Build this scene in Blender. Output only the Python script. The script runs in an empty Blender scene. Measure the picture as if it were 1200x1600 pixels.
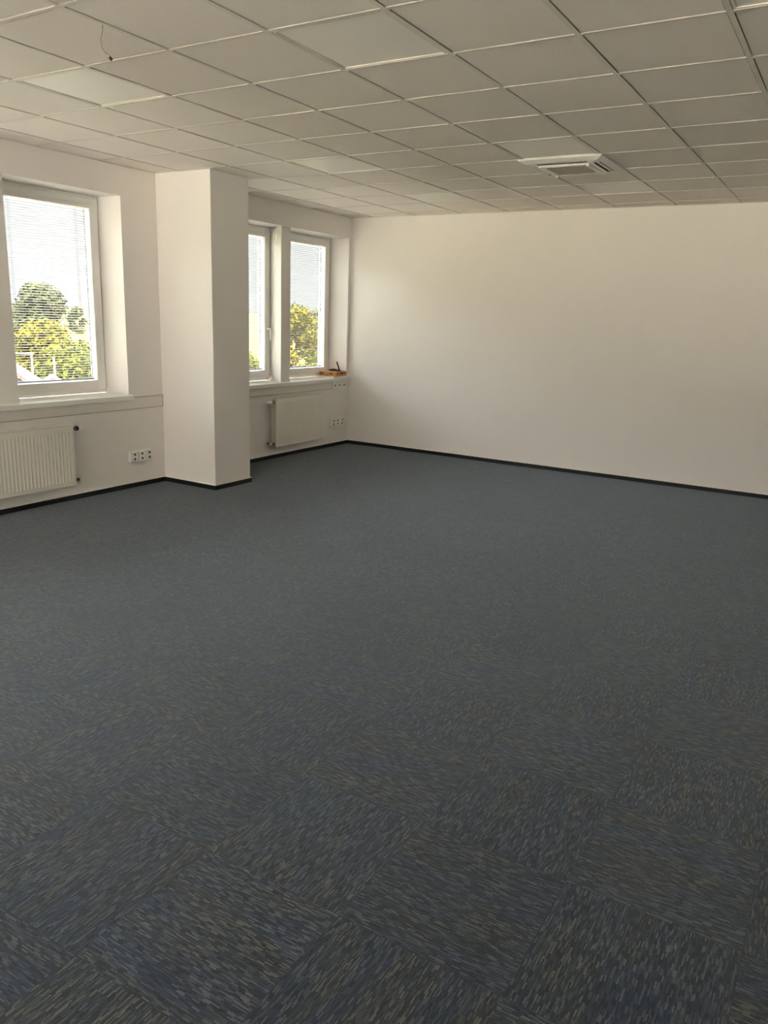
import bpy, bmesh, math, random
from mathutils import Vector, Matrix
random.seed(7)
scene = bpy.context.scene
COL = scene.collection
PI = math.pi

# ------------------------------------------------------------------ camera
H = 2.8436
cam_data = bpy.data.cameras.new('camera')
cam = bpy.data.objects.new('camera', cam_data); COL.objects.link(cam)
cam_data.sensor_fit = 'VERTICAL'; cam_data.sensor_height = 32.0
cam_data.lens = 1217.39 / 1600 * 32.0
cam_data.clip_end = 6000
R = Matrix(((0.8543820950394703, -0.15508040618848987, 0.4959650222469106),
            (0.5184473267350851, 0.1896191509697426, -0.8338206923474362),
            (0.03526478522845955, 0.9695332099530819, 0.24240822948254803)))
cam.matrix_world = Matrix.Translation((5.7558, -8.63726, 1.65269)) @ R.to_4x4()
scene.camera = cam

# ------------------------------------------------------------------ world, sun, exposure
scene.view_settings.view_transform = 'Standard'
scene.view_settings.look = 'None'
scene.view_settings.gamma = 1
scene.view_settings.use_curve_mapping = False
scene.view_settings.exposure = 2.02
scene.cycles.diffuse_bounces = 10; scene.cycles.max_bounces = 14

w = bpy.data.worlds.new('sky'); scene.world = w; w.use_nodes = True
nt = w.node_tree; nt.nodes.clear()
out = nt.nodes.new('ShaderNodeOutputWorld'); bg = nt.nodes.new('ShaderNodeBackground')
tc = nt.nodes.new('ShaderNodeTexCoord'); sep = nt.nodes.new('ShaderNodeSeparateXYZ')
rmp = nt.nodes.new('ShaderNodeValToRGB')
# bright veiled sky: dimmer towards the horizon, brightest overhead
rmp.color_ramp.elements[0].position = 0.0; rmp.color_ramp.elements[0].color = (0.046, 0.046, 0.047, 1)
rmp.color_ramp.elements[1].position = 0.75; rmp.color_ramp.elements[1].color = (0.97, 0.98, 1.0, 1)
_e = rmp.color_ramp.elements.new(0.17); _e.color = (0.049, 0.050, 0.053, 1)
_e = rmp.color_ramp.elements.new(0.27); _e.color = (0.58, 0.585, 0.59, 1)
nt.links.new(tc.outputs['Generated'], sep.inputs[0]); nt.links.new(sep.outputs['Z'], rmp.inputs[0])
# warm brightening of the sky on the sun's side
dt = nt.nodes.new('ShaderNodeVectorMath'); dt.operation = 'DOT_PRODUCT'; dt.inputs[1].default_value = (0.62, -0.42, 0.66)
mxz = nt.nodes.new('ShaderNodeMath'); mxz.operation = 'MAXIMUM'; mxz.inputs[1].default_value = 0.0
pwz = nt.nodes.new('ShaderNodeMath'); pwz.operation = 'POWER'; pwz.inputs[1].default_value = 2.0
glo = nt.nodes.new('ShaderNodeVectorMath'); glo.operation = 'SCALE'; glo.inputs[0].default_value = (0.40, 0.37, 0.34)
sm = nt.nodes.new('ShaderNodeVectorMath'); sm.operation = 'ADD'
nt.links.new(tc.outputs['Generated'], dt.inputs[0]); nt.links.new(dt.outputs['Value'], mxz.inputs[0]); nt.links.new(mxz.outputs[0], pwz.inputs[0])
nt.links.new(pwz.outputs[0], glo.inputs['Scale']); nt.links.new(rmp.outputs[0], sm.inputs[0]); nt.links.new(glo.outputs[0], sm.inputs[1])
nt.links.new(sm.outputs[0], bg.inputs['Color']); bg.inputs['Strength'].default_value = 6.0
nt.links.new(bg.outputs[0], out.inputs['Surface'])

sun = bpy.data.lights.new('sun', 'SUN'); sun.energy = 16.0; sun.angle = math.radians(0.6); sun.color = (1.0, 0.93, 0.78)
so = bpy.data.objects.new('sun', sun); COL.objects.link(so)
so.rotation_euler = Vector((-0.62, 0.42, -0.66)).to_track_quat('-Z', 'Y').to_euler()   # shines from behind the building

def portal(y0, y1, z0, z1, rear=None):
    l = bpy.data.lights.new('window_portal', 'AREA'); l.shape = 'RECTANGLE'
    l.size = z1 - z0; l.size_y = y1 - y0
    l.cycles.is_portal = True
    o = bpy.data.objects.new('window_portal', l); COL.objects.link(o)
    o.location = (-0.47, (y0 + y1) / 2, (z0 + z1) / 2)
    o.rotation_euler = (0, -PI / 2, 0)          # -Z of the lamp looks to +X, into the room
    if rear:                                    # added glazing behind the camera: x0, x1, y
        l.size = rear[1] - rear[0]; l.size_y = z1 - z0
        o.location = ((rear[0] + rear[1]) / 2, rear[2], (z0 + z1) / 2)
        o.rotation_euler = Vector((0, 1, 0)).to_track_quat('-Z', 'Z').to_euler()

# ------------------------------------------------------------------ materials
def mat(name, color=(0.8, 0.8, 0.8), rough=0.6, metal=0.0, spec=0.5, bump=None, vary=None):
    """bump=(scale, strength, distance); vary=(scale, amount) mottles the paint a little"""
    m = bpy.data.materials.new(name); m.use_nodes = True
    n = m.node_tree.nodes; L = m.node_tree.links; b = n['Principled BSDF']
    b.inputs['Base Color'].default_value = (*color, 1); b.inputs['Roughness'].default_value = rough
    b.inputs['Metallic'].default_value = metal; b.inputs['Specular IOR Level'].default_value = spec
    t = n.new('ShaderNodeTexCoord')
    if bump:
        no = n.new('ShaderNodeTexNoise'); no.inputs['Scale'].default_value = bump[0]; no.inputs['Detail'].default_value = 4
        bp = n.new('ShaderNodeBump'); bp.inputs['Strength'].default_value = bump[1]; bp.inputs['Distance'].default_value = bump[2]
        L.new(t.outputs['Object'], no.inputs['Vector']); L.new(no.outputs['Fac'], bp.inputs['Height'])
        L.new(bp.outputs[0], b.inputs['Normal'])
    if vary is None: vary = (3.0, 0.03)
    v = n.new('ShaderNodeTexNoise'); v.inputs['Scale'].default_value = vary[0]; v.inputs['Detail'].default_value = 5
    mr = n.new('ShaderNodeMapRange'); mr.inputs['To Min'].default_value = 1 - vary[1]; mr.inputs['To Max'].default_value = 1 + vary[1]
    mx = n.new('ShaderNodeVectorMath'); mx.operation = 'SCALE'; mx.inputs[0].default_value = color
    L.new(t.outputs['Object'], v.inputs['Vector']); L.new(v.outputs['Fac'], mr.inputs['Value'])
    L.new(mr.outputs[0], mx.inputs['Scale']); L.new(mx.outputs[0], b.inputs['Base Color'])
    return m

M_wall = mat('wall_paint', (0.875, 0.842, 0.815), 0.55, spec=0.35, bump=(220, 0.12, 0.001), vary=(1.2, 0.012))
M_tile = mat('ceiling_tile', (0.90, 0.842, 0.785), 0.9, spec=0.2, bump=(260, 0.25, 0.001), vary=(240, 0.09))
M_bar = mat('ceiling_bar', (0.80, 0.75, 0.68), 0.5, spec=0.35)
M_void = mat('plenum_dark', (0.05, 0.045, 0.04), 0.9)
M_plastic = mat('white_plastic', (0.86, 0.85, 0.82), 0.30, spec=0.5)
M_pvc = mat('window_white', (0.87, 0.86, 0.84), 0.32, spec=0.5)
M_sill = mat('sill_white', (0.88, 0.87, 0.84), 0.28, spec=0.5)
M_trunk = mat('trunking_plastic', (0.80, 0.76, 0.71), 0.4)
M_rad = mat('radiator_enamel', (0.84, 0.81, 0.74), 0.35, spec=0.5)
M_black = mat('black_plastic', (0.012, 0.012, 0.013), 0.45)
M_base = mat('black_baseboard', (0.008, 0.008, 0.009), 0.5)
M_cap = mat('white_cap', (0.88, 0.86, 0.82), 0.4)
M_seam = mat('dark_seam', (0.055, 0.050, 0.045), 0.8)
M_brass = mat('aged_brass', (0.22, 0.15, 0.08), 0.38, metal=0.8)
M_diff = mat('light_diffuser', (0.90, 0.86, 0.81), 0.35, spec=0.5, bump=(500, 0.2, 0.001))
M_grille = mat('intake_mesh', (0.30, 0.255, 0.21), 0.75, bump=(600, 0.5, 0.002))
M_slot = mat('slot_dark', (0.05, 0.035, 0.025), 0.7)
M_slat = mat('blind_slat', (0.13, 0.13, 0.133), 0.4)
M_rubber = mat('window_gasket', (0.32, 0.32, 0.33), 0.6)
M_orange = mat('orange_case', (0.52, 0.24, 0.06), 0.4, vary=(40, 0.25))
M_brown = mat('brown_latch', (0.12, 0.055, 0.02), 0.5)
M_paper = mat('white_paper', (0.88, 0.87, 0.86), 0.6)
M_cable = mat('grey_cable', (0.36, 0.30, 0.23), 0.5)

def glass():
    m = bpy.data.materials.new('window_glass'); m.use_nodes = True
    n = m.node_tree.nodes; L = m.node_tree.links; n.clear()
    o = n.new('ShaderNodeOutputMaterial'); mx = n.new('ShaderNodeMixShader')
    t = n.new('ShaderNodeBsdfTransparent'); t.inputs[0].default_value = (0.94, 0.96, 0.95, 1)
    g = n.new('ShaderNodeBsdfGlossy'); g.inputs['Roughness'].default_value = 0.0
    lw = n.new('ShaderNodeLayerWeight'); lw.inputs['Blend'].default_value = 0.5
    pw = n.new('ShaderNodeMath'); pw.operation = 'POWER'; pw.inputs[1].default_value = 5; L.new(lw.outputs['Facing'], pw.inputs[0])
    f = n.new('ShaderNodeMath'); f.operation = 'MULTIPLY_ADD'; f.inputs[1].default_value = 0.96; f.inputs[2].default_value = 0.04; L.new(pw.outputs[0], f.inputs[0])
    L.new(f.outputs[0], mx.inputs[0]); L.new(t.outputs[0], mx.inputs[1]); L.new(g.outputs[0], mx.inputs[2])
    L.new(mx.outputs[0], o.inputs[0]); return m
M_glass = glass()

def carpet():
    m = bpy.data.materials.new('carpet_tiles'); m.use_nodes = True
    n = m.node_tree.nodes; L = m.node_tree.links; b = n['Principled BSDF']
    T = 0.4981; FX = 4.7264; FY = -6.0788
    def math_(op, a, bb=None, c=None):
        k = n.new('ShaderNodeMath'); k.operation = op
        for i, v in enumerate((a, bb, c)):
            if v is None: continue
            if isinstance(v, (int, float)): k.inputs[i].default_value = v
            else: L.new(v, k.inputs[i])
        return k.outputs[0]
    t = n.new('ShaderNodeTexCoord'); s = n.new('ShaderNodeSeparateXYZ'); L.new(t.outputs['Object'], s.inputs[0])
    u = math_('DIVIDE', math_('SUBTRACT', s.outputs['X'], FX), T); v = math_('DIVIDE', math_('SUBTRACT', s.outputs['Y'], FY), T)
    iu = math_('FLOOR', u); iv = math_('FLOOR', v)
    par = math_('FLOORED_MODULO', math_('ADD', iu, iv), 2.0)          # 0: pile runs along X, 1: along Y
    cell = n.new('ShaderNodeCombineXYZ'); L.new(iu, cell.inputs[0]); L.new(iv, cell.inputs[1])
    wn = n.new('ShaderNodeTexWhiteNoise'); wn.noise_dimensions = '2D'; L.new(cell.outputs[0], wn.inputs['Vector'])
    ws = n.new('ShaderNodeSeparateColor'); L.new(wn.outputs['Color'], ws.inputs[0])
    def mixf(f, a, bb):
        k = n.new('ShaderNodeMix'); k.data_type = 'FLOAT'; L.new(f, k.inputs[0])
        for i, q in ((2, a), (3, bb)):
            if isinstance(q, (int, float)): k.inputs[i].default_value = q
            else: L.new(q, k.inputs[i])
        return k.outputs[0]
    def mixc(f, a, bb):
        k = n.new('ShaderNodeMix'); k.data_type = 'RGBA'
        if isinstance(f, (int, float)): k.inputs[0].default_value = f
        else: L.new(f, k.inputs[0])
        for i, q in ((6, a), (7, bb)):
            if isinstance(q, tuple): k.inputs[i].default_value = (*q, 1)
            else: L.new(q, k.inputs[i])
        return k.outputs[2]
    along = mixf(par, s.outputs['X'], s.outputs['Y']); across = mixf(par, s.outputs['Y'], s.outputs['X'])
    al = math_('ADD', along, math_('MULTIPLY', ws.outputs[0], 37.0)); ac = math_('ADD', across, math_('MULTIPLY', ws.outputs[1], 23.0))
    def vec(sa, sc, z=0.0):
        k = n.new('ShaderNodeCombineXYZ'); L.new(math_('MULTIPLY', al, sa), k.inputs[0]); L.new(math_('MULTIPLY', ac, sc), k.inputs[1]); k.inputs[2].default_value = z
        return k.outputs[0]
    row = math_('FLOOR', math_('MULTIPLY', ac, 235.0))
    w1 = n.new('ShaderNodeTexWhiteNoise'); w1.noise_dimensions = '1D'; L.new(row, w1.inputs['W'])
    run = math_('FLOOR', math_('MULTIPLY_ADD', w1.outputs['Value'], 17.0, math_('MULTIPLY', al, 42.0)))
    cc = n.new('ShaderNodeCombineXYZ'); L.new(run, cc.inputs[0]); L.new(row, cc.inputs[1])
    w2 = n.new('ShaderNodeTexWhiteNoise'); w2.noise_dimensions = '2D'; L.new(cc.outputs[0], w2.inputs['Vector'])
    vs = n.new('ShaderNodeSeparateColor'); L.new(w2.outputs['Color'], vs.inputs[0])
    r1 = n.new('ShaderNodeValToRGB'); L.new(vs.outputs[0], r1.inputs[0])
    e = r1.color_ramp.elements; e[0].position = 0; e[0].color = (0.004, 0.005, 0.008, 1); e[1].position = 1; e[1].color = (0.092, 0.087, 0.079, 1)
    for p, c in ((0.25, (0.009, 0.012, 0.020)), (0.5, (0.016, 0.022, 0.036)), (0.75, (0.032, 0.038, 0.042)), (0.90, (0.062, 0.062, 0.058))):
        k = e.new(p); k.color = (*c, 1)
    nb = n.new('ShaderNodeTexNoise'); nb.noise_dimensions = '2D'; nb.inputs['Scale'].default_value = 1; nb.inputs['Detail'].default_value = 2; L.new(vec(2.0, 9.0), nb.inputs['Vector'])
    r2 = n.new('ShaderNodeValToRGB'); L.new(nb.outputs['Fac'], r2.inputs[0])
    e = r2.color_ramp.elements; e[0].position = 0.38; e[0].color = (0.82, 0.95, 1.28, 1); e[1].position = 0.62; e[1].color = (1.10, 1.04, 0.94, 1)
    mul = n.new('ShaderNodeMix'); mul.data_type = 'RGBA'; mul.blend_type = 'MULTIPLY'; mul.inputs[0].default_value = 1
    L.new(r1.outputs[0], mul.inputs[6]); L.new(r2.outputs[0], mul.inputs[7])
    # a brightness of its own for each tile, seams slightly darker
    tb = math_('MULTIPLY_ADD', ws.outputs[2], 0.22, 0.89)
    du = math_('ABSOLUTE', math_('SUBTRACT', math_('FRACT', u), 0.5)); dv = math_('ABSOLUTE', math_('SUBTRACT', math_('FRACT', v), 0.5))
    seam = math_('GREATER_THAN', math_('MAXIMUM', du, dv), 0.4958)
    br = math_('MULTIPLY', tb, math_('MULTIPLY_ADD', seam, -0.40, 1.0))
    # darker furrow between neighbouring rows of yarn
    fr = math_('MULTIPLY', math_('ABSOLUTE', math_('SUBTRACT', math_('FRACT', math_('MULTIPLY', ac, 235.0)), 0.5)), 2.0)
    br = math_('MULTIPLY', br, math_('MULTIPLY_ADD', math_('POWER', fr, 3.0), -0.75, 1.18))
    sc = n.new('ShaderNodeVectorMath'); sc.operation = 'SCALE'; L.new(mul.outputs[2], sc.inputs[0]); L.new(br, sc.inputs['Scale'])
    L.new(sc.outputs[0], b.inputs['Base Color'])
    b.inputs['Roughness'].default_value = 0.95; b.inputs['Specular IOR Level'].default_value = 0.25
    b.inputs['Sheen Weight'].default_value = 0.33; b.inputs['Sheen Roughness'].default_value = 0.5
    b.inputs['Sheen Tint'].default_value = (0.78, 0.90, 1, 1)
    bp = n.new('ShaderNodeBump'); bp.inputs['Strength'].default_value = 0.5; bp.inputs['Distance'].default_value = 0.003
    L.new(vs.outputs[0], bp.inputs['Height']); L.new(bp.outputs[0], b.inputs['Normal'])
    return m
M_carpet = carpet()

# ------------------------------------------------------------------ helpers
def box(bm, x0, x1, y0, y1, z0, z1, mi=0):
    vs = [bm.verts.new((x, y, z)) for x in (x0, x1) for y in (y0, y1) for z in (z0, z1)]
    for q in ((0, 1, 3, 2), (4, 6, 7, 5), (0, 4, 5, 1), (2, 3, 7, 6), (0, 2, 6, 4), (1, 5, 7, 3)):
        f = bm.faces.new([vs[i] for i in q]); f.material_index = mi
def tube(bm, pts, radii, seg=12, mi=0, cap=True):
    pts = [Vector(p) for p in pts]
    if not isinstance(radii, (list, tuple)): radii = [radii] * len(pts)
    rings = []; ref = None
    for i, p in enumerate(pts):
        d = (pts[min(i + 1, len(pts) - 1)] - pts[max(i - 1, 0)])
        d = d.normalized() if d.length > 1e-9 else Vector((0, 0, 1))
        if ref is None:
            ref = d.orthogonal().normalized()
        ref = (ref - d * ref.dot(d)); ref = ref.normalized() if ref.length > 1e-6 else d.orthogonal().normalized()
        b2 = d.cross(ref)
        rings.append([bm.verts.new(p + (ref * math.cos(2 * PI * k / seg) + b2 * math.sin(2 * PI * k / seg)) * radii[i]) for k in range(seg)])
    for a, b in zip(rings, rings[1:]):
        for k in range(seg):
            f = bm.faces.new((a[k], a[(k + 1) % seg], b[(k + 1) % seg], b[k])); f.material_index = mi; f.smooth = True
    if cap:
        f = bm.faces.new(list(reversed(rings[0]))); f.material_index = mi
        f = bm.faces.new(rings[-1]); f.material_index = mi
def obj(name, bm, mats, parent=None, bevel=0.0, seg=2):
    bmesh.ops.recalc_face_normals(bm, faces=bm.faces[:])
    me = bpy.data.meshes.new(name); bm.to_mesh(me); bm.free()
    for m in (mats if isinstance(mats, (list, tuple)) else [mats]): me.materials.append(m)
    o = bpy.data.objects.new(name, me); COL.objects.link(o)
    if parent: o.parent = parent
    if bevel:
        b = o.modifiers.new('bevel', 'BEVEL'); b.width = bevel; b.segments = seg; b.limit_method = 'ANGLE'
    return o
def boxes(name, lst, mats, parent=None, bevel=0.0, seg=2):
    bm = bmesh.new()
    for b in lst: box(bm, *b)
    return obj(name, bm, mats, parent, bevel, seg)
def struct(o): o['kind'] = 'structure'; return o
def empty(name, loc=(0, 0, 0), rz=0):
    o = bpy.data.objects.new(name, None); COL.objects.link(o); o.location = loc; o.rotation_euler = (0, 0, rz); o.empty_display_size = 0.1
    return o
def tag(o, label, cat, group=None):
    o['label'] = label; o['category'] = cat
    if group: o['group'] = group
    return o
def dup(root, loc, label, group=None):
    r = root.copy(); COL.objects.link(r); r.location = loc; r['label'] = label
    if group: r['group'] = group
    for ch in list(root.children):
        c = ch.copy(); COL.objects.link(c); c.parent = r
        for g in ch.children:
            d = g.copy(); COL.objects.link(d); d.parent = c
    return r

# ------------------------------------------------------------------ room shell
XR, YB = 11.3, -15.0          # right wall, wall behind the camera
ZB, ZT = 0.875, 2.60         # window openings
WX = -0.46                   # outer face of the window wall
# openings in the window wall: (y0, y1, pier centre); last opening unseen, added for daylight
OPEN = [(-2.555, -0.055, -1.305), (-6.02, -3.65, -4.835), (-10.6, -8.23, -9.415)]
struct(boxes('floor', [(-0.46, XR + 0.2, YB - 0.2, 0.2, -0.2, 0)], M_carpet))
wl = []
ys = sorted([v for o in OPEN for v in o[:2]])
edges = [YB - 0.2] + ys + [0.0]
for i in range(0, len(edges), 2): wl.append((WX, 0, edges[i], edges[i + 1], 0, H + 0.35))
for y0, y1, p in OPEN:
    wl.append((WX, 0, y0, y1, 0, ZB - 0.045)); wl.append((WX, 0, y0, y1, ZT, H + 0.35))
bm = bmesh.new()
for b_ in wl: box(bm, *b_)
for y0, y1, p in OPEN:                 # piers between the windows narrow towards the outside
    pl = [(-0.02, p - 0.085), (-0.02, p + 0.085), (-0.30, p + 0.100), (WX, p + 0.100), (WX, p + 0.055), (-0.30, p + 0.055)]
    lo = [bm.verts.new((x, y, ZB - 0.045)) for x, y in pl]; hi = [bm.verts.new((x, y, ZT)) for x, y in pl]
    bm.faces.new(lo); bm.faces.new(hi)
    for k in range(6): bm.faces.new((lo[k], lo[(k + 1) % 6], hi[(k + 1) % 6], hi[k]))
struct(obj('wall_left', bm, M_wall))
struct(boxes('wall_back', [(-0.46, XR + 0.2, 0.0, 0.2, 0, H + 0.35)], M_wall))
struct(boxes('wall_right', [(XR, XR + 0.2, YB, 0.0, 0, H + 0.35)], M_wall))
RX0, RX1, RZ0, RZ1 = 0.4, 7.0, 0.12, 2.66       # glazing added behind the camera for daylight
struct(boxes('wall_front', [(0.0, RX0, YB - 0.2, YB, 0, H + 0.35), (RX1, XR, YB - 0.2, YB, 0, H + 0.35),
                            (RX0, RX1, YB - 0.2, YB, 0, RZ0), (RX0, RX1, YB - 0.2, YB, RZ1, H + 0.35)], M_wall))
CX, CY0, CY1 = 0.67, -3.24, -2.74
col = struct(boxes('wall_column', [(0.0, CX, CY0, CY1, 0, H + 0.2)], M_wall, bevel=0.004))

def baseboard(name, segs):
    bm = bmesh.new()
    for x0, x1, y0, y1 in segs:
        box(bm, x0, x1, y0, y1, 0, 0.043, 0); box(bm, x0, x1, y0, y1, 0.043, 0.050, 1)  # pale strip along the top of the black baseboard
    return struct(obj(name, bm, [M_base, M_cap]))
B = 0.012
baseboard('baseboard_left', [(0, B, YB, CY0), (0, B, CY1, 0)])
baseboard('baseboard_column', [(B, CX + B, CY0 - B, CY0), (CX, CX + B, CY0, CY1), (B, CX + B, CY1, CY1 + B)])
baseboard('baseboard_back', [(B, XR, -B, 0)])
baseboard('baseboard_right', [(XR - B, XR, YB, -B)])

# ceiling: lay-in tiles on a grid of T-bars
GX = [2.70527 + 0.6 * k for k in range(-5, 16)]      # first at -0.295
GY = [-5.66374 + 0.6 * k for k in range(-17, 11)]
LIGHTS = [(3.30527, -5.66374), (1.50527, -5.66374), (3.30527, -3.26374), (1.50527, -3.26374), (1.50527, -1.46374), (3.30527, -1.46374), (5.10527, -5.66374)]
AC = (3.30527, -2.66374)
def near(a, b): return abs(a[0] - b[0]) < 0.01 and abs(a[1] - b[1]) < 0.01
bm = bmesh.new()
g = 0.0155
for x in GX:
    for y in GY:
        if any(near((x, y), l) for l in LIGHTS) or near((x, y), AC): continue
        x0, x1, y0, y1 = max(x + g, 0.004), min(x + 0.6 - g, XR - 0.004), max(y + g, YB + 0.004), min(y + 0.6 - g, -0.004)
        if x1 - x0 < 0.02 or y1 - y0 < 0.02: continue
        if x1 > 0 and x0 < CX and y1 > CY0 and y0 < CY1:      # cut round the column
            if x1 > CX: box(bm, CX + 0.003, x1, y0, y1, H + 0.004, H + 0.02)
            if y0 < CY0: box(bm, x0, min(x1, CX + 0.003), y0, CY0 - 0.003, H + 0.004, H + 0.02)
            if y1 > CY1: box(bm, x0, min(x1, CX + 0.003), CY1 + 0.003, y1, H + 0.004, H + 0.02)
            continue
        box(bm, x0, x1, y0, y1, H + 0.004, H + 0.02)
box(bm, 0, XR, YB, 0, H + 0.12, H + 0.3, 1)
ceil = struct(obj('ceiling', bm, [M_tile, M_void]))
bm = bmesh.new(); b = 0.012
def clip_col(x0, x1, y0, y1, z0, z1):
    """T-bars stop at the column"""
    if x1 <= 0 or x0 >= CX or y1 <= CY0 or y0 >= CY1: box(bm, x0, x1, y0, y1, z0, z1); return
    if x1 > CX: box(bm, CX, x1, y0, y1, z0, z1)
    if y0 < CY0: box(bm, x0, min(x1, CX), y0, CY0, z0, z1)
    if y1 > CY1: box(bm, x0, min(x1, CX), CY1, y1, z0, z1)
for x in GX:
    if 0 < x < XR: clip_col(x - b, x + b, YB, 0, H, H + 0.003); clip_col(x - 0.002, x + 0.002, YB, 0, H + 0.003, H + 0.035)
for y in GY:
    if YB < y < 0:
        clip_col(0, XR, y - b, y + b, H + 0.0004, H + 0.003); clip_col(0, XR, y - 0.002, y + 0.002, H + 0.003, H + 0.035)
for a in ((0, 0.02, YB, 0), (XR - 0.02, XR, YB, 0), (0, XR, -0.02, 0), (0, XR, YB, YB + 0.02),
          (CX, CX + 0.02, CY0 - 0.02, CY1 + 0.02), (0, CX, CY0 - 0.02, CY0), (0, CX, CY1, CY1 + 0.02)):
    box(bm, *a, H + 0.0002, H + 0.002)
obj('ceiling_grid', bm, M_bar, ceil)

# ------------------------------------------------------------------ windows
FX0, FX1 = -0.385, -0.305       # fixed frame depth
def window(idx, y0, y1, hinge_right=True, handle=False):
    w = struct(empty('window_%d' % idx, (0, 0, 0)))
    z0, z1 = ZB, ZT
    def ring(a, bb, c, d, t, x0, x1, tb=None, tt=None):
        tb = tb or t; tt = tt or t
        return [(x0, x1, a, a + t, c, d), (x0, x1, bb - t, bb, c, d), (x0, x1, a + t, bb - t, c, c + tb), (x0, x1, a + t, bb - t, d - tt, d)]
    boxes('frame', ring(y0, y1, z0, z1, 0.045, FX0, FX1), M_pvc, w, 0.004)
    s0, s1, q0, q1 = y0 + 0.018, y1 - 0.018, z0 + 0.032, z1 - 0.022
    boxes('sash', ring(s0, s1, q0, q1, 0.085, FX0 + 0.01, FX1 + 0.022), M_pvc, w, 0.005)
    a, bb, c, d = s0 + 0.085, s1 - 0.085, q0 + 0.085, q1 - 0.085
    boxes('gasket', ring(a - 0.001, bb + 0.001, c - 0.001, d + 0.001, 0.006, FX0 + 0.016, FX0 + 0.03), M_rubber, w)
    boxes('pane', [(FX0 + 0.018, FX0 + 0.022, a + 0.001, bb - 0.001, c + 0.001, d - 0.001)], M_glass, w)
    hy = y1 - 0.012 if hinge_right else y0 + 0.012
    for hz0, hz1 in ((z0 + 0.045, z0 + 0.135), (z1 - 0.13, z1 - 0.03)):
        bm = bmesh.new(); tube(bm, [(FX1 + 0.008, hy, hz0), (FX1 + 0.008, hy, hz1)], 0.008, 10)
        obj('hinge', bm, M_pvc, w)
    if handle is not False:
        hy = (y1 - 0.075) if handle == 'right' else (y0 + 0.055); zc = 1.475; xf = FX1 + 0.022
        bm = bmesh.new(); box(bm, xf, xf + 0.012, hy - 0.015, hy + 0.015, zc - 0.045, zc + 0.03)
        h = obj('handle', bm, M_plastic, w, 0.005)
        bm = bmesh.new()
        tube(bm, [(xf + 0.010, hy, zc), (xf + 0.045, hy, zc), (xf + 0.056, hy, zc - 0.012), (xf + 0.062, hy, zc - 0.05), (xf + 0.058, hy, zc - 0.10), (xf + 0.050, hy, zc - 0.135)],
             [0.010, 0.011, 0.012, 0.011, 0.009, 0.007], 10)
        obj('lever', bm, M_plastic, h)
    # blind inside the sash rebate
    portal(y0 + 0.04, y1 - 0.04, z0 + 0.05, z1 - 0.05)
    return (a, bb, c, d)
def blind(a, bb, c, d, label, chain_side=1):
    t = tag(empty('venetian_blind', (FX1 - 0.02, (a + bb) / 2, c)), label, 'blind', 'blinds in the windows')
    hw = (bb - a) / 2; hh = d - c; X = 0.0
    boxes('head_rail', [(-0.014, 0.044, -hw - 0.012, hw + 0.012, hh - 0.004, hh + 0.030)], M_plastic, t, 0.003)
    bm = bmesh.new(); z = 0.030; tilt = math.radians(8)
    while z < hh - 0.012:
        prof = [(-0.0095, -0.0007), (-0.0035, 0.0008), (0.0035, 0.0008), (0.0095, -0.0007)]
        pr = [(x * math.cos(tilt) - h * math.sin(tilt), x * math.sin(tilt) + h * math.cos(tilt)) for x, h in prof]
        top = [[bm.verts.new((x, y, z + h + 0.0006)) for x, h in pr] for y in (-hw + 0.012, hw - 0.012)]
        bot = [[bm.verts.new((x, y, z + h - 0.0006)) for x, h in pr] for y in (-hw + 0.012, hw - 0.012)]
        for k in range(3):
            bm.faces.new((top[0][k], top[0][k + 1], top[1][k + 1], top[1][k])); bm.faces.new((bot[0][k], bot[1][k], bot[1][k + 1], bot[0][k + 1]))
        for k in (0, 3): bm.faces.new((top[0][k], top[1][k], bot[1][k], bot[0][k]))
        z += 0.0212
    obj('slats', bm, M_slat, t)
    boxes('bottom_rail', [(-0.010, 0.010, -hw + 0.010, hw - 0.010, 0.010, 0.020)], M_slat, t, 0.002)
    for y in (-hw + 0.12, hw - 0.12):
        bm = bmesh.new(); tube(bm, [(0.009, y, 0.015), (0.009, y, hh)], 0.0009, 6); tube(bm, [(-0.009, y, 0.015), (-0.009, y, hh)], 0.0009, 6)
        obj('ladder_cord', bm, M_slat, t)
    # bead chain looping on the sash, pulled to its holder low on the side
    y = (hw + 0.012) * chain_side
    bm = bmesh.new(); tube(bm, [(0.046, y, hh + 0.005), (0.046, y, hh * 0.62)], 0.0014, 6)
    tube(bm, [(0.046, y, hh * 0.62), (0.050, y + 0.004, hh * 0.36), (0.048, y + 0.016, hh * 0.2), (0.046, y + 0.026 * chain_side, hh * 0.10)], 0.0016, 6)
    obj('pull_chain', bm, M_plastic, t)
    return t
g1 = window(1, -4.735, -3.65, True)
g2 = window(2, -2.555, -1.25, False, 'right')
g3 = window(3, -1.205, -0.055, True)
g4 = window(4, -6.02, -4.78, False)
g6 = window(6, -9.315, -8.23); g7 = window(7, -10.6, -9.36)  # unseen window group added to let in more daylight
blind(*g4, 'grey venetian blind added out of view left of the near pier to dim the daylight')  # unseen blind added to cut light on the column and reveal
blind(*g1, 'grey venetian blind with open thin slats in the near left window')
blind(*g2, 'grey venetian blind in the far window partly hidden by the column')
blind(*g3, 'grey venetian blind in the farthest window, next to the back corner')

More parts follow.
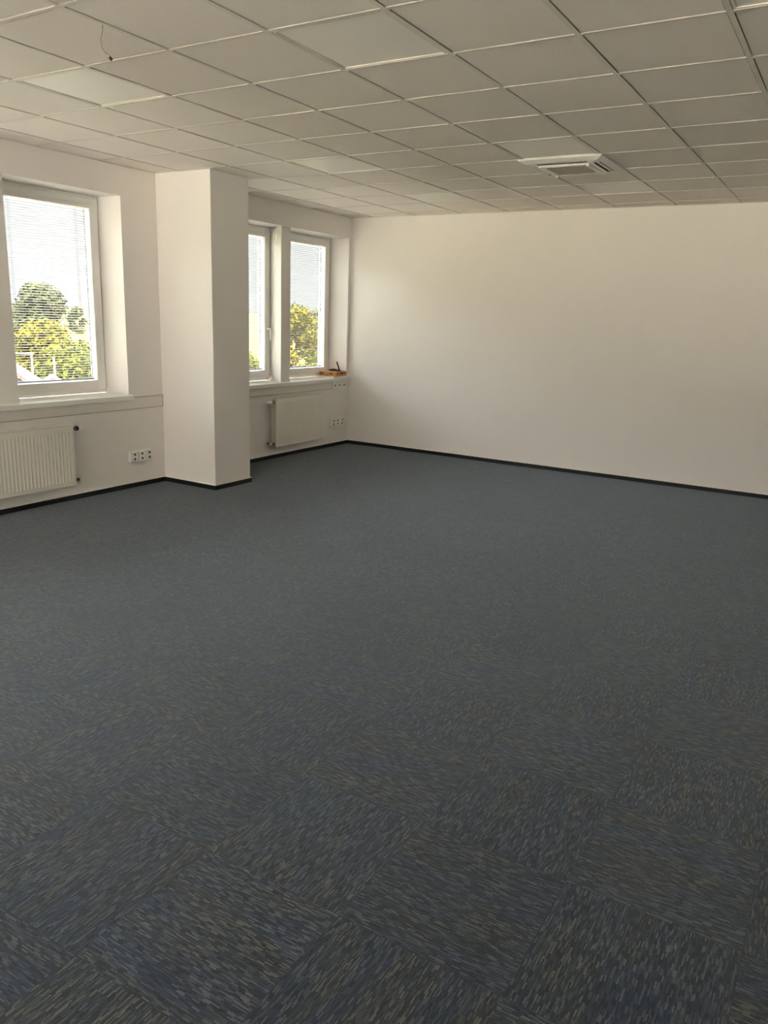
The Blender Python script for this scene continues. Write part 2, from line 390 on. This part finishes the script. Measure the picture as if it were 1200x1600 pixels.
w = struct(empty('window_5'))  # rear glazing added out of view to brighten the room
nb = 4; sw = (RX1 - RX0) / nb; lst = [(RX0, RX1, YB - 0.12, YB - 0.06, RZ0, RZ0 + 0.06), (RX0, RX1, YB - 0.12, YB - 0.06, RZ1 - 0.06, RZ1)]
for k in range(nb + 1):
    xx = RX0 + k * sw; lst.append((max(RX0, xx - 0.04), min(RX1, xx + 0.04), YB - 0.12, YB - 0.06, RZ0 + 0.06, RZ1 - 0.06))
boxes('frame', lst, M_pvc, w)
boxes('pane', [(RX0 + k * sw + 0.04, RX0 + (k + 1) * sw - 0.04, YB - 0.092, YB - 0.088, RZ0 + 0.06, RZ1 - 0.06) for k in range(nb)], M_glass, w)
portal(0, 0, RZ0, RZ1, (RX0, RX1, YB - 0.21))

# sills and cable trunking under them
for (y0, y1), lab, tl in (((-2.73, -0.035), 'long white window sill under the two far windows, orange case on it', 'white cable trunking running under the far window sill to the corner'),
                      ((-6.04, -3.632), 'white window sill under the near window above the larger radiator', 'white cable trunking under the near window sill, ending at the column')):
    s = boxes('window_sill', [(-0.304, 0.0, y0 + 0.02, y1 - 0.02, ZB - 0.03, ZB), (0.0, 0.052, y0, y1, ZB - 0.044, ZB)] , M_sill, None, 0.006, 3)
    tag(s, lab, 'window sill')
    a, c = (-2.739, -0.395) if y0 > -3 else (-6.4, -3.245)
    bm = bmesh.new(); box(bm, 0.0, 0.018, a, c, 0.735, 0.855, 0)
    t = tag(obj('cable_trunking', bm, M_trunk, None, 0.002), tl, 'cable trunking')
    bm = bmesh.new(); box(bm, 0.018, 0.0215, a + 0.004, c - 0.014, 0.748, 0.842)
    obj('cover_strip', bm, M_trunk, t, 0.001)
    bm = bmesh.new(); box(bm, 0.018, 0.0198, a, c - 0.009, 0.742, 0.7445); box(bm, 0.018, 0.0198, c - 0.0115, c - 0.009, 0.742, 0.848); box(bm, 0.018, 0.0198, a, c - 0.009, 0.8455, 0.848)
    obj('cover_seam', bm, M_seam, t)

# ------------------------------------------------------------------ radiators
def radiator(y0, y1, z0, z1, valves, label):
    L_ = y1 - y0; hh = z1 - z0
    t = tag(empty('radiator', (0, (y0 + y1) / 2, z0)), label, 'radiator', 'panel radiators under the windows')
    a, b2 = -L_ / 2, L_ / 2
    XF = 0.105
    def panel(x, sgn):
        bm = bmesh.new(); pitch = 0.03333; nn = int((L_ - 0.03) / pitch); m = (L_ - nn * pitch) / 2
        # rows of heights: top edge, top flat, rib start, ribs..., rib end, bottom
        zs = [0.0, 0.006, 0.034, 0.046, hh - 0.062, hh - 0.050, hh - 0.012, hh - 0.006]
        dep = [0.004, 0.0, 0.0, 1, 1, 0.0, 0.0, 0.004]
        ysl = [a, a + 0.004]; prof = [-0.006, 0.0]
        for k in range(nn):
            s = a + m + k * pitch
            for f, q in ((0.12, 0.0), (0.26, 1.0), (0.74, 1.0), (0.88, 0.0)): ysl.append(s + pitch * f); prof.append(q)
        ysl += [b2 - 0.004, b2]; prof += [0.0, -0.006]
        grid = []
        for z, dd in zip(zs, dep):
            row = []
            for y, q in zip(ysl, prof):
                x_ = x
                if q < 0: x_ = x - sgn * 0.008
                elif dd == 1: x_ = x - sgn * 0.0020 * (q)
                elif dd > 0: x_ = x - sgn * dd
                row.append(bm.verts.new((x_, y, z)))
            grid.append(row)
        for r0, r1 in zip(grid, grid[1:]):
            for k in range(len(ysl) - 1): bm.faces.new((r0[k], r0[k + 1], r1[k + 1], r1[k]))
        # back skin
        c = [bm.verts.new((x - sgn * 0.016, y, z)) for y, z in ((a, 0), (b2, 0), (b2, hh - 0.006), (a, hh - 0.006))]
        bm.faces.new(c)
        return bm
    obj('front_panel', panel(XF, 1), M_rad, t)
    boxes('back_panel', [(0.034, 0.046, a + 0.012, b2 - 0.012, 0.006, hh - 0.02)], M_rad, t, 0.003)
    gr = [(0.030, XF - 0.002, a, b2, hh - 0.006, hh - 0.003)]
    # top grille: rails and cross slots
    lst = [(0.030, 0.036, a, b2, hh - 0.012, hh), (XF - 0.010, XF - 0.003, a, b2, hh - 0.008, hh)]
    y = a
    while y < b2 - 0.004:
        lst.append((0.036, XF - 0.010, y, y + 0.005, hh - 0.008, hh)); y += 0.016
    boxes('top_grille', lst, M_rad, t)
    for y, yy in ((a, a + 0.003), (b2 - 0.003, b2)):
        boxes('side_cover', [(0.034, XF - 0.012, y, yy, 0.05, hh - 0.04)], M_rad, t)
    bm = bmesh.new(); y = a + 0.02
    while y < b2 - 0.02:
        box(bm, 0.048, XF - 0.018, y, y + 0.0015, 0.03, hh - 0.03); y += 0.0222
    obj('convector_fins', bm, M_rad, t)
    for y in (a + L_ * 0.18, b2 - L_ * 0.18):
        boxes('wall_bracket', [(0.001, 0.034, y - 0.012, y + 0.012, 0.06, hh - 0.06)], M_rad, t)
    e = 1 if valves == 'right' else -1; ye = b2 if e > 0 else a; xm = 0.072
    zt, zb = hh - 0.042, 0.042
    # thermostatic valve
    bm = bmesh.new()
    tube(bm, [(xm, ye - e * 0.01, zt), (xm, ye + e * 0.022, zt)], 0.010, 12)
    tube(bm, [(xm, ye + e * 0.022, zt), (xm, ye + e * 0.045, zt)], 0.014, 6)
    tube(bm, [(xm, ye + e * 0.034, zt), (0.002, ye + e * 0.034, zt)], 0.010, 12)
    v = obj('valve_body', bm, M_brass, t)
    bm = bmesh.new(); tube(bm, [(xm, ye + e * 0.043, zt), (xm, ye + e * 0.062, zt)], [0.020, 0.021], 16); obj('valve_collar', bm, M_black if valves == 'right' else M_plastic, v)
    bm = bmesh.new()
    tube(bm, [(xm, ye + e * 0.062, zt), (xm, ye + e * 0.066, zt), (xm, ye + e * 0.105, zt), (xm, ye + e * 0.113, zt)], [0.019, 0.0235, 0.0215, 0.014], 18)
    obj('thermostat_head', bm, M_plastic, v)
    bm = bmesh.new()
    tube(bm, [(xm, ye - e * 0.01, zb), (xm, ye + e * 0.026, zb)], 0.010, 12)
    tube(bm, [(xm, ye + e * 0.026, zb), (xm, ye + e * 0.048, zb)], 0.013, 6)
    tube(bm, [(xm, ye + e * 0.034, zb), (0.002, ye + e * 0.034, zb)], 0.009, 12)
    lv = obj('lockshield_valve', bm, M_brass, t)
    if valves != 'right':
        bm = bmesh.new(); tube(bm, [(xm, ye + e * 0.048, zb), (xm, ye + e * 0.082, zb)], [0.016, 0.013], 14); obj('valve_cap', bm, M_plastic, lv)
    return t
radiator(-5.60, -4.345, 0.148, 0.677, 'right', 'larger white panel radiator at the left edge under the near window, black-collared valve')
radiator(-1.63, -0.712, 0.146, 0.702, 'left', 'smaller white panel radiator under the far window beyond the column')

# ------------------------------------------------------------------ wall sockets
def socket(name, labels, y0, zc, pitch, w_, h_, depth, group, n_out=2, x=0.0):
    first = None
    for k, lab in enumerate(labels):
        y = y0 + pitch * (k + 0.5)
        if first is None:
            t = tag(empty(name, (x, y, zc)), lab, 'socket', group)
            boxes('housing', [(0.0, depth, -w_ / 2, w_ / 2, -h_ / 2, h_ / 2)], M_plastic, t, 0.004)
            boxes('face_plate', [(depth - 0.001, depth + 0.004, -w_ / 2 + 0.006, w_ / 2 - 0.006, -h_ / 2 + 0.006, h_ / 2 - 0.006)], M_plastic, t, 0.002)
            if n_out == 2:
                for dz in (-h_ * 0.22, h_ * 0.22):
                    bm = bmesh.new(); tube(bm, [(depth + 0.002, 0.004, dz), (depth + 0.0052, 0.004, dz)], 0.0175, 20)
                    o = obj('outlet', bm, M_plastic, t)
                    bm = bmesh.new(); tube(bm, [(depth + 0.005, 0.004, dz), (depth + 0.0056, 0.004, dz)], 0.0118, 18)
                    obj('outlet_recess', bm, M_slot, o)
            else:
                bm = bmesh.new(); box(bm, depth + 0.003, depth + 0.005, -0.016, 0.014, -0.010, 0.006)
                obj('port', bm, M_slot, t, 0.001)
            first = t
        else: dup(first, (x, y, zc), lab)
socket('wall_socket', ['leftmost white double socket low on the wall between large radiator and column',
                       'middle white double socket low on the wall between large radiator and column',
                       'rightmost white double socket low on the wall, nearest the column'], -3.690, 0.296, 0.0885, 0.084, 0.100, 0.036, 'sockets beside the column')
socket('wall_socket', ['leftmost white double socket low on the wall right of small radiator',
                       'middle white double socket low on the wall right of small radiator',
                       'rightmost white double socket low on the wall, nearest the back corner'], -0.425, 0.312, 0.0935, 0.089, 0.100, 0.036, 'sockets by the back corner')
socket('data_socket', ['leftmost small white data outlet in trunking directly under the orange case',
                       'middle small white data outlet in trunking under the far sill',
                       'rightmost small white data outlet under the far sill, nearest the back corner'], -0.392, 0.785, 0.104, 0.098, 0.092, 0.022, 'data outlets under the far sill', 1)

# ------------------------------------------------------------------ ceiling lights and air conditioner
LAB = ['unlit square ceiling light panel nearest the camera, at top centre', 'unlit square ceiling light panel at left, near the hanging cable',
       'unlit square ceiling light panel just in front of the air conditioner', 'unlit square ceiling light panel above the column, midway down the room',
       'unlit square ceiling light panel near the far left corner above back wall', 'unlit square ceiling light panel between air conditioner and back wall',
       'unlit square ceiling light panel cut off by the top right corner']
for k in range(7):
    x, y = LIGHTS[k]
    t = tag(empty('ceiling_light', (x + 0.3, y + 0.3, H)), LAB[k], 'ceiling light', 'recessed ceiling lights')
    q = 0.286
    boxes('frame', [(-q, -q + 0.012, -q, q, 0.002, 0.03), (q - 0.012, q, -q, q, 0.002, 0.03), (-q + 0.012, q - 0.012, -q, -q + 0.012, 0.002, 0.03), (-q + 0.012, q - 0.012, q - 0.012, q, 0.002, 0.03)], M_bar, t)
    boxes('diffuser', [(-q + 0.0125, q - 0.0125, -q + 0.0125, q - 0.0125, 0.006, 0.010)], M_diff, t)
t = tag(empty('air_conditioner', (3.603, -2.375, H)), 'white square ceiling cassette air conditioner with dark intake grille', 'air conditioner')
def frustum(bm, x0, x1, y0, y1, z0, i, z1, mi=0):
    """outer rectangle at z0, inset by i at z1"""
    a = [bm.verts.new(p) for p in ((x0, y0, z0), (x1, y0, z0), (x1, y1, z0), (x0, y1, z0))]
    b_ = [bm.verts.new(p) for p in ((x0 + i, y0 + i, z1), (x1 - i, y0 + i, z1), (x1 - i, y1 - i, z1), (x0 + i, y1 - i, z1))]
    for k in range(4): bm.faces.new((a[k], a[(k + 1) % 4], b_[(k + 1) % 4], b_[k]))
    bm.faces.new(a); bm.faces.new(b_)
q = 0.320; zb = -0.038
bm = bmesh.new()
# fascia as a ring with four air slots: outer sloping rim, slot walls, inner border
def ringfaces(bm, rings):
    vs = [[bm.verts.new((sx * r, sy * r, z)) for sx, sy in ((-1, -1), (1, -1), (1, 1), (-1, 1))] for r, z in rings]
    for a, c in zip(vs, vs[1:]):
        for k in range(4): bm.faces.new((a[k], a[(k + 1) % 4], c[(k + 1) % 4], c[k]))
ringfaces(bm, [(q, 0.0), (q, -0.006), (q - 0.006, -0.012), (q - 0.045, -0.030)])
obj('fascia_rim', bm, M_plastic, t)
bm = bmesh.new()
r0, r1, r2, hl = q - 0.045, q - 0.095, q - 0.125, 0.19      # slot band between r0 and r1, half length hl
for k in range(4):
    rot = Matrix.Rotation(k * PI / 2, 4, 'Z')
    def pf(pts): bm.faces.new([bm.verts.new(rot @ Vector(p)) for p in pts])
    pf([(-r0, -r0, -0.030), (-hl, -r0, -0.030), (-hl, -r1, -0.034), (-r1, -r1, -0.034)])
    pf([(hl, -r0, -0.030), (r0, -r0, -0.030), (r1, -r1, -0.034), (hl, -r1, -0.034)])
    pf([(-r1, -r1, -0.034), (r1, -r1, -0.034), (r2, -r2, -0.036), (-r2, -r2, -0.036)])
obj('fascia', bm, M_plastic, t)
bm = bmesh.new()
for k in range(4):
    rot = Matrix.Rotation(k * PI / 2, 4, 'Z')
    def pf(pts): bm.faces.new([bm.verts.new(rot @ Vector(p)) for p in pts])
    pf([(-hl, -r0, -0.030), (hl, -r0, -0.030), (hl, -r0, 0.01), (-hl, -r0, 0.01)])
    pf([(-hl, -r1, -0.034), (hl, -r1, -0.034), (hl, -r1 - 0.01, 0.01), (-hl, -r1 - 0.01, 0.01)])
    pf([(-hl, -r0, -0.030), (-hl, -r1, -0.034), (-hl, -r1, 0.01), (-hl, -r0, 0.01)])
    pf([(hl, -r0, -0.030), (hl, -r1, -0.034), (hl, -r1, 0.01), (hl, -r0, 0.01)])
    pf([(-hl, -r0, 0.01), (hl, -r0, 0.01), (hl, -r1 - 0.01, 0.01), (-hl, -r1 - 0.01, 0.01)])
obj('air_slots', bm, M_slot, t)
for k in range(4):
    bm = bmesh.new()
    box(bm, -hl + 0.004, hl - 0.004, -0.019, 0.019, -0.0015, 0.0015)
    bmesh.ops.rotate(bm, verts=bm.verts, matrix=Matrix.Rotation(math.radians(14), 3, 'X'))
    bmesh.ops.translate(bm, verts=bm.verts, vec=(0, -r0 + 0.024, -0.028))
    bmesh.ops.rotate(bm, verts=bm.verts, matrix=Matrix.Rotation(k * PI / 2, 3, 'Z'))
    obj('louvre', bm, M_plastic, t, 0.001)
boxes('intake_frame', [(-r2 - 0.002, r2 + 0.002, -r2 - 0.002, -0.155, -0.044, -0.030), (-r2 - 0.002, r2 + 0.002, 0.155, r2 + 0.002, -0.044, -0.030),
                       (-r2 - 0.002, -0.155, -0.155, 0.155, -0.044, -0.030), (0.155, r2 + 0.002, -0.155, 0.155, -0.044, -0.030)], M_plastic, t, 0.002)
bm = bmesh.new(); box(bm, -0.155, 0.155, -0.155, 0.155, -0.036, -0.032)
for k in range(31):
    y = -0.153 + k * 0.0102; box(bm, -0.155, 0.155, y - 0.0015, y + 0.0015, -0.042, -0.036)
obj('intake_grille', bm, M_grille, t)
for sx, sy in ((1, -1), (-1, 1)):
    boxes('corner_clip', [(sx * 0.185 - 0.012, sx * 0.185 + 0.012, sy * 0.195 - 0.006, sy * 0.195 + 0.006, -0.056, -0.034)], M_plastic, t, 0.003)

# ------------------------------------------------------------------ cable hanging from the ceiling
t = empty('hanging_cable', (2.69, -6.035, H)); tag(t, 'thin loose grey cable hanging from the ceiling grid at upper left', 'cable')
ux, uy = 0.854, 0.518       # direction it swings in
def cp(a, z): return (ux * a, uy * a, z)
bm = bmesh.new()
tube(bm, [cp(0, 0.01), cp(-0.003, -0.02), cp(-0.010, -0.045), cp(-0.012, -0.07), cp(-0.006, -0.092), cp(0.004, -0.104), cp(0.012, -0.112)], 0.0026, 8)
obj('cord', bm, M_cable, t)
bm = bmesh.new(); tube(bm, [cp(0.008, -0.108), cp(0.018, -0.118), cp(0.026, -0.127)], [0.004, 0.0065, 0.0065], 10); obj('boot', bm, M_cable, t)
bm = bmesh.new(); tube(bm, [cp(0.024, -0.125), cp(0.034, -0.134)], [0.0075, 0.006], 10); obj('plug', bm, M_black, t)

# ------------------------------------------------------------------ things on the far sill
pp = boxes('paper_stack', [(-0.125, 0.125, -0.165, 0.165, 0, 0.022)], M_paper, None, 0.002)
pp.location = (-0.105, -0.225, ZB); pp.rotation_euler = (0, 0, math.radians(3))
tag(pp, 'flat white stack of papers under the orange case on the far sill', 'papers')
t = empty('tool_case', (-0.095, -0.215, ZB + 0.022), math.radians(7)); tag(t, 'small flat orange case with dark latches on the far window sill', 'case')
bm = bmesh.new(); box(bm, -0.125, 0.125, -0.150, 0.140, 0.0, 0.034); obj('case_body', bm, M_orange, t, 0.006, 3)
bm = bmesh.new(); box(bm, -0.123, 0.123, -0.148, 0.138, 0.036, 0.058); obj('lid', bm, M_orange, t, 0.006, 3)
boxes('seal', [(-0.120, 0.120, -0.145, 0.135, 0.033, 0.037)], M_brown, t)
for x in (-0.085, 0.045):
    boxes('latch', [(x - 0.022, x + 0.022, -0.156, -0.149, 0.022, 0.046)], M_brown, t, 0.002)
boxes('latch', [(0.124, 0.130, -0.03, 0.02, 0.022, 0.046)], M_brown, t, 0.002)
boxes('handle', [(-0.030, 0.010, -0.158, -0.149, 0.012, 0.018)], M_brown, t, 0.002)
t = empty('handheld_device', (-0.055, -0.235, ZB + 0.0802), math.radians(10)); tag(t, 'black handheld device with an upright stubby arm lying on the orange case', 'device')
bm = bmesh.new()
box(bm, -0.075, 0.075, -0.032, 0.032, 0, 0.020); obj('body', bm, M_black, t, 0.007, 3)
bm = bmesh.new(); box(bm, -0.045, 0.020, -0.024, 0.024, 0.019, 0.028); obj('raised_cover', bm, M_black, t, 0.004)
bm = bmesh.new(); tube(bm, [(0.060, 0.0, 0.010), (0.048, 0.0, 0.055), (0.030, 0.0, 0.100), (0.022, 0.0, 0.122)], [0.012, 0.010, 0.009, 0.0095], 12); obj('arm', bm, M_black, t)

# ------------------------------------------------------------------ the view outside
def leafmat(name, c1, c2):
    m = bpy.data.materials.new(name); m.use_nodes = True
    n = m.node_tree.nodes; L = m.node_tree.links; b = n['Principled BSDF']
    g = n.new('ShaderNodeNewGeometry'); r = n.new('ShaderNodeValToRGB')
    r.color_ramp.elements[0].color = (*c1, 1); r.color_ramp.elements[1].color = (*c2, 1)
    L.new(g.outputs['Random Per Island'], r.inputs[0]); L.new(r.outputs[0], b.inputs['Base Color'])
    b.inputs['Roughness'].default_value = 0.8; b.inputs['Specular IOR Level'].default_value = 0.08
    return m
M_leafY = leafmat('leaves_yellow_green', (0.007, 0.008, 0.0015), (0.078, 0.064, 0.002))
M_leafG = leafmat('leaves_green', (0.006, 0.009, 0.0015), (0.054, 0.056, 0.003))
M_leafB = leafmat('leaves_grey_green', (0.011, 0.014, 0.008), (0.036, 0.037, 0.014))
M_bark = mat('bark', (0.17, 0.12, 0.06), 0.9, vary=(12, 0.4))
M_red = mat('roof_tiles_red', (0.027, 0.011, 0.009), 0.7, vary=(2, 0.2))
M_house = mat('house_render', (0.055, 0.050, 0.045), 0.8)
M_post = mat('white_post', (0.07, 0.068, 0.065), 0.5)
def ground():
    m = bpy.data.materials.new('fields'); m.use_nodes = True
    n = m.node_tree.nodes; L = m.node_tree.links; b = n['Principled BSDF']
    t = n.new('ShaderNodeTexCoord'); mp = n.new('ShaderNodeMapping'); mp.inputs['Rotation'].default_value = (0, 0, 0.5); mp.inputs['Scale'].default_value = (0.012, 0.004, 1)
    v = n.new('ShaderNodeTexVoronoi'); r = n.new('ShaderNodeValToRGB'); s = n.new('ShaderNodeSeparateColor')
    L.new(t.outputs['Object'], mp.inputs[0]); L.new(mp.outputs[0], v.inputs['Vector']); v.inputs['Scale'].default_value = 1
    L.new(v.outputs['Color'], s.inputs[0]); L.new(s.outputs[0], r.inputs[0])
    e = r.color_ramp.elements; e[0].color = (0.075, 0.066, 0.012, 1); e[1].color = (0.10, 0.08, 0.014, 1); k = e.new(0.5); k.color = (0.085, 0.07, 0.013, 1)
    no = n.new('ShaderNodeTexNoise'); no.inputs['Scale'].default_value = 0.6; no.inputs['Detail'].default_value = 6; L.new(t.outputs['Object'], no.inputs['Vector'])
    mx = n.new('ShaderNodeMix'); mx.data_type = 'RGBA'; mx.blend_type = 'MULTIPLY'; mx.inputs[0].default_value = 0.5
    L.new(r.outputs[0], mx.inputs[6]); L.new(no.outputs['Color'], mx.inputs[7]); L.new(mx.outputs[2], b.inputs['Base Color'])
    b.inputs['Roughness'].default_value = 0.9; b.inputs['Specular IOR Level'].default_value = 0.1
    return m
GZ = -5.2
struct(boxes('bounce_yard', [(-9.5, -0.46, YB - 8, 6, GZ + 0.0, GZ + 0.03)], mat('bounce_paving', (0.80, 0.75, 0.66), 0.85, vary=(0.8, 0.1))))  # unseen pale paving added to bounce sunlight up through the windows
M_bounce = mat('bounce_slabs', (0.86, 0.76, 0.64), 0.85, vary=(1.5, 0.1))
struct(boxes('bounce_terrace', [(-8, 16, YB - 16, YB - 0.2, -0.35, -0.15)], M_bounce))  # unseen pale slab added to reflect sunlight onto ceiling and back wall
bm = bmesh.new(); vs = [bm.verts.new(p) for p in ((-3000, -2500, GZ), (40, -2500, GZ), (40, 3000, GZ), (-3000, 3000, GZ))]; bm.faces.new(vs)
g_ = struct(obj('ground', bm, ground()))
boxes('building_base', [(-0.455, XR + 0.2, YB - 0.2, 0.2, GZ, -0.201)], M_house)['kind'] = 'structure'

def tree(x, y, base, top, rad, nleaf, leaf, mat_, label, blobs=9, low=0.25, seed=0, name='broadleaf_tree', trunk_r=0.2):
    rnd = random.Random(seed)
    t = tag(empty(name, (x, y, base)), label, 'tree', 'trees outside the windows')
    h = top - base
    centers = []
    for k in range(blobs):
        a = rnd.random() * 2 * PI; zz = low + (1 - low) * (k + 0.5) / blobs
        prof = math.sin(min(1, max(0.0, (zz - low) / (1 - low)) * 0.80 + 0.18) * PI) ** 0.6
        rr = rad * prof * rnd.uniform(0.25, 0.6); br = rad * rnd.uniform(0.38, 0.55)
        centers.append((rr * math.cos(a), rr * math.sin(a), min(zz * h, h - br * 0.75), br))
    centers.append((0, 0, h - rad * 0.45, rad * 0.5))
    V, F = [], []
    for k in range(nleaf):
        c = rnd.choice(centers); d = Vector((rnd.gauss(0, 1), rnd.gauss(0, 1), rnd.gauss(0, 1))).normalized()
        p = Vector(c[:3]) + Vector((d.x, d.y, d.z * 0.8)) * c[3] * (rnd.uniform(0.55, 1.08))
        nrm = (d + Vector((rnd.uniform(-1, 1), rnd.uniform(-1, 1), rnd.uniform(-1, 1))) * 0.9).normalized()
        u = nrm.orthogonal().normalized(); v = nrm.cross(u); s = leaf * rnd.uniform(0.6, 1.3); th = rnd.random() * PI
        u, v = u * math.cos(th) + v * math.sin(th), v * math.cos(th) - u * math.sin(th)
        i = len(V); V += [p - u * s, p + v * s * 0.5 + nrm * s * 0.12, p + u * s, p - v * s * 0.5 + nrm * s * 0.12]; F.append((i, i + 1, i + 2, i + 3))
    me = bpy.data.meshes.new('foliage'); me.from_pydata([tuple(q) for q in V], [], F); me.materials.append(mat_)
    o = bpy.data.objects.new('foliage', me); COL.objects.link(o); o.parent = t
    bm = bmesh.new()
    tube(bm, [(0, 0, -0.05), (0.05 * rad, 0, h * low), (0, 0.04 * rad, h * 0.75)], [trunk_r, trunk_r * 0.7, trunk_r * 0.25], 10)
    for c in centers[:6]:
        tube(bm, [(0, 0, h * low * 0.9), (c[0] * 0.5, c[1] * 0.5, (h * low + c[2]) / 2), c[:3]], [trunk_r * 0.5, trunk_r * 0.3, trunk_r * 0.1], 7)
    obj('trunk', bm, M_bark, t)
    return t
CAMP = Vector((5.7558, -8.63726, 1.65269))
def at(az, D): a = math.radians(az); return CAMP.x + D * math.cos(a), CAMP.y + D * math.sin(a)
x, y = at(144.5, 72); tree(x, y, GZ, 3.3, 3.1, 9000, 0.19, M_leafB, 'tall grey-green tree behind, seen through the near window', 12, 0.15, 1, trunk_r=0.3)
x, y = at(144.5, 47); tree(x, y, GZ, 0.85, 2.5, 7000, 0.15, M_leafY, 'round yellow-green tree in the middle of the near window view', 9, 0.2, 2, trunk_r=0.16)
x, y = at(142.0, 36); tree(x, y, GZ, 0.15, 2.7, 8000, 0.13, M_leafG, 'bushy bright green tree at lower right of the near window', 10, 0.1, 3, trunk_r=0.15)
x, y = at(143.3, 30.5); tree(x, y, GZ, -0.9, 1.5, 5000, 0.10, M_leafY, 'low leafy tree at the bottom of the near window view', 8, 0.1, 4, trunk_r=0.12)
x, y = at(148.2, 52); tree(x, y, GZ, 0.4, 2.6, 5000, 0.14, M_leafG, 'green tree half hidden at the left edge of the near window', 9, 0.2, 8, trunk_r=0.2)
x, y = at(127.7, 46); tree(x, y, GZ, 2.1, 1.9, 6500, 0.13, M_leafY, 'slim yellow-green tree at left in the farthest window', 11, 0.25, 5, trunk_r=0.16)
x, y = at(125.0, 52); tree(x, y, GZ, 2.2, 2.4, 6500, 0.13, M_leafG, 'green tree at right in the farthest window, near its frame', 11, 0.3, 6, trunk_r=0.16)
x, y = at(126.2, 34); tree(x, y, GZ, -0.3, 1.3, 3500, 0.09, M_leafY, 'small golden tree low in the farthest window', 8, 0.3, 7, trunk_r=0.1)
x, y = at(131.0, 60); tree(x, y, GZ, -1.2, 1.8, 3000, 0.12, M_leafG, 'low green tree in the window partly hidden by the column', 8, 0.1, 9, trunk_r=0.15)
for k in range(17):
    az = 119 + k * 2.1 + 0.4 * math.sin(k * 2.3); x, y = at(az, 205 + 18 * math.sin(k * 1.9))
    tree(x, y, GZ, GZ + 7.5 + 2.0 * math.sin(k * 5.1), 3.3, 420, 0.7, M_leafB, 'distant small tree on the far horizon line beyond the fields', 7, 0.05, 20 + k, trunk_r=0.4)['group'] = 'distant tree line'

# neighbour's house: pale gable and red roofs low at the left of the near window
hx, hy = at(145.9, 21.0)
t = empty('house', (hx, hy, GZ), math.radians(145.9 - 90)); tag(t, "neighbouring house with pale gable and red tiled roof, low in the near window", 'house')
# local: +Y away from the viewer, +X to the right
def prism(bm, pts, y0, y1):
    a = [bm.verts.new((x, y0, z)) for x, z in pts]; c = [bm.verts.new((x, y1, z)) for x, z in pts]
    bm.faces.new(a); bm.faces.new(c)
    for k in range(len(pts)): bm.faces.new((a[k], a[(k + 1) % len(pts)], c[(k + 1) % len(pts)], c[k]))
E_ = 5.25
bm = bmesh.new(); prism(bm, [(-1.95, 0), (0.55, 0), (0.55, E_ - 0.55), (-0.70, E_ + 0.35), (-1.95, E_ - 0.55)], 0, 3.2); obj('gable_wall', bm, M_house, t)
bm = bmesh.new()
prism(bm, [(-0.70, E_ + 0.36), (0.80, E_ - 0.72), (0.80, E_ - 0.62), (-0.70, E_ + 0.47)], -0.15, 3.3); prism(bm, [(-0.70, E_ + 0.36), (-2.2, E_ - 0.72), (-2.2, E_ - 0.62), (-0.70, E_ + 0.47)], -0.15, 3.3)
obj('roof', bm, M_red, t)
bm = bmesh.new(); prism(bm, [(-2.4, E_ + 0.05), (-0.62, E_ + 0.05), (0.15, E_ - 1.1), (-2.4, E_ - 1.1)], -1.6, -0.02); obj('porch_roof', bm, M_red, t)
x, y = at(143.95, 26.5)
t = empty('garden_shed', (x, y, GZ), math.radians(54)); tag(t, 'small red-roofed garden shed among the trees, bottom of near window', 'shed')
bm = bmesh.new(); box(bm, -0.7, 0.7, -0.6, 0.6, 0, 4.2); obj('shed_wall', bm, M_house, t)
bm = bmesh.new(); prism(bm, [(-0.85, 4.15), (0.85, 4.15), (0.0, 4.75)], -0.75, 0.75); obj('shed_roof', bm, M_red, t)
for n_, (az, D, zt, ln) in enumerate(((145.1, 30, 0.0, 1.3), (143.75, 28.2, 0.0, 0.0))):
    x, y = at(az, D)
    t = empty('garden_pole', (x, y, GZ), math.radians(az - 90)); tag(t, ['white garden pole with a crossbar to the left', 'slim plain white garden pole in front of the trees'][n_], 'pole', 'garden poles')
    bm = bmesh.new(); tube(bm, [(0, 0, 0), (0, 0, zt - GZ)], 0.032, 8); obj('upright', bm, M_post, t)
    if ln: bm = bmesh.new(); tube(bm, [(-ln, 0, zt - GZ), (0.05, 0, zt - GZ)], 0.03, 8); obj('crossbar', bm, M_post, t)
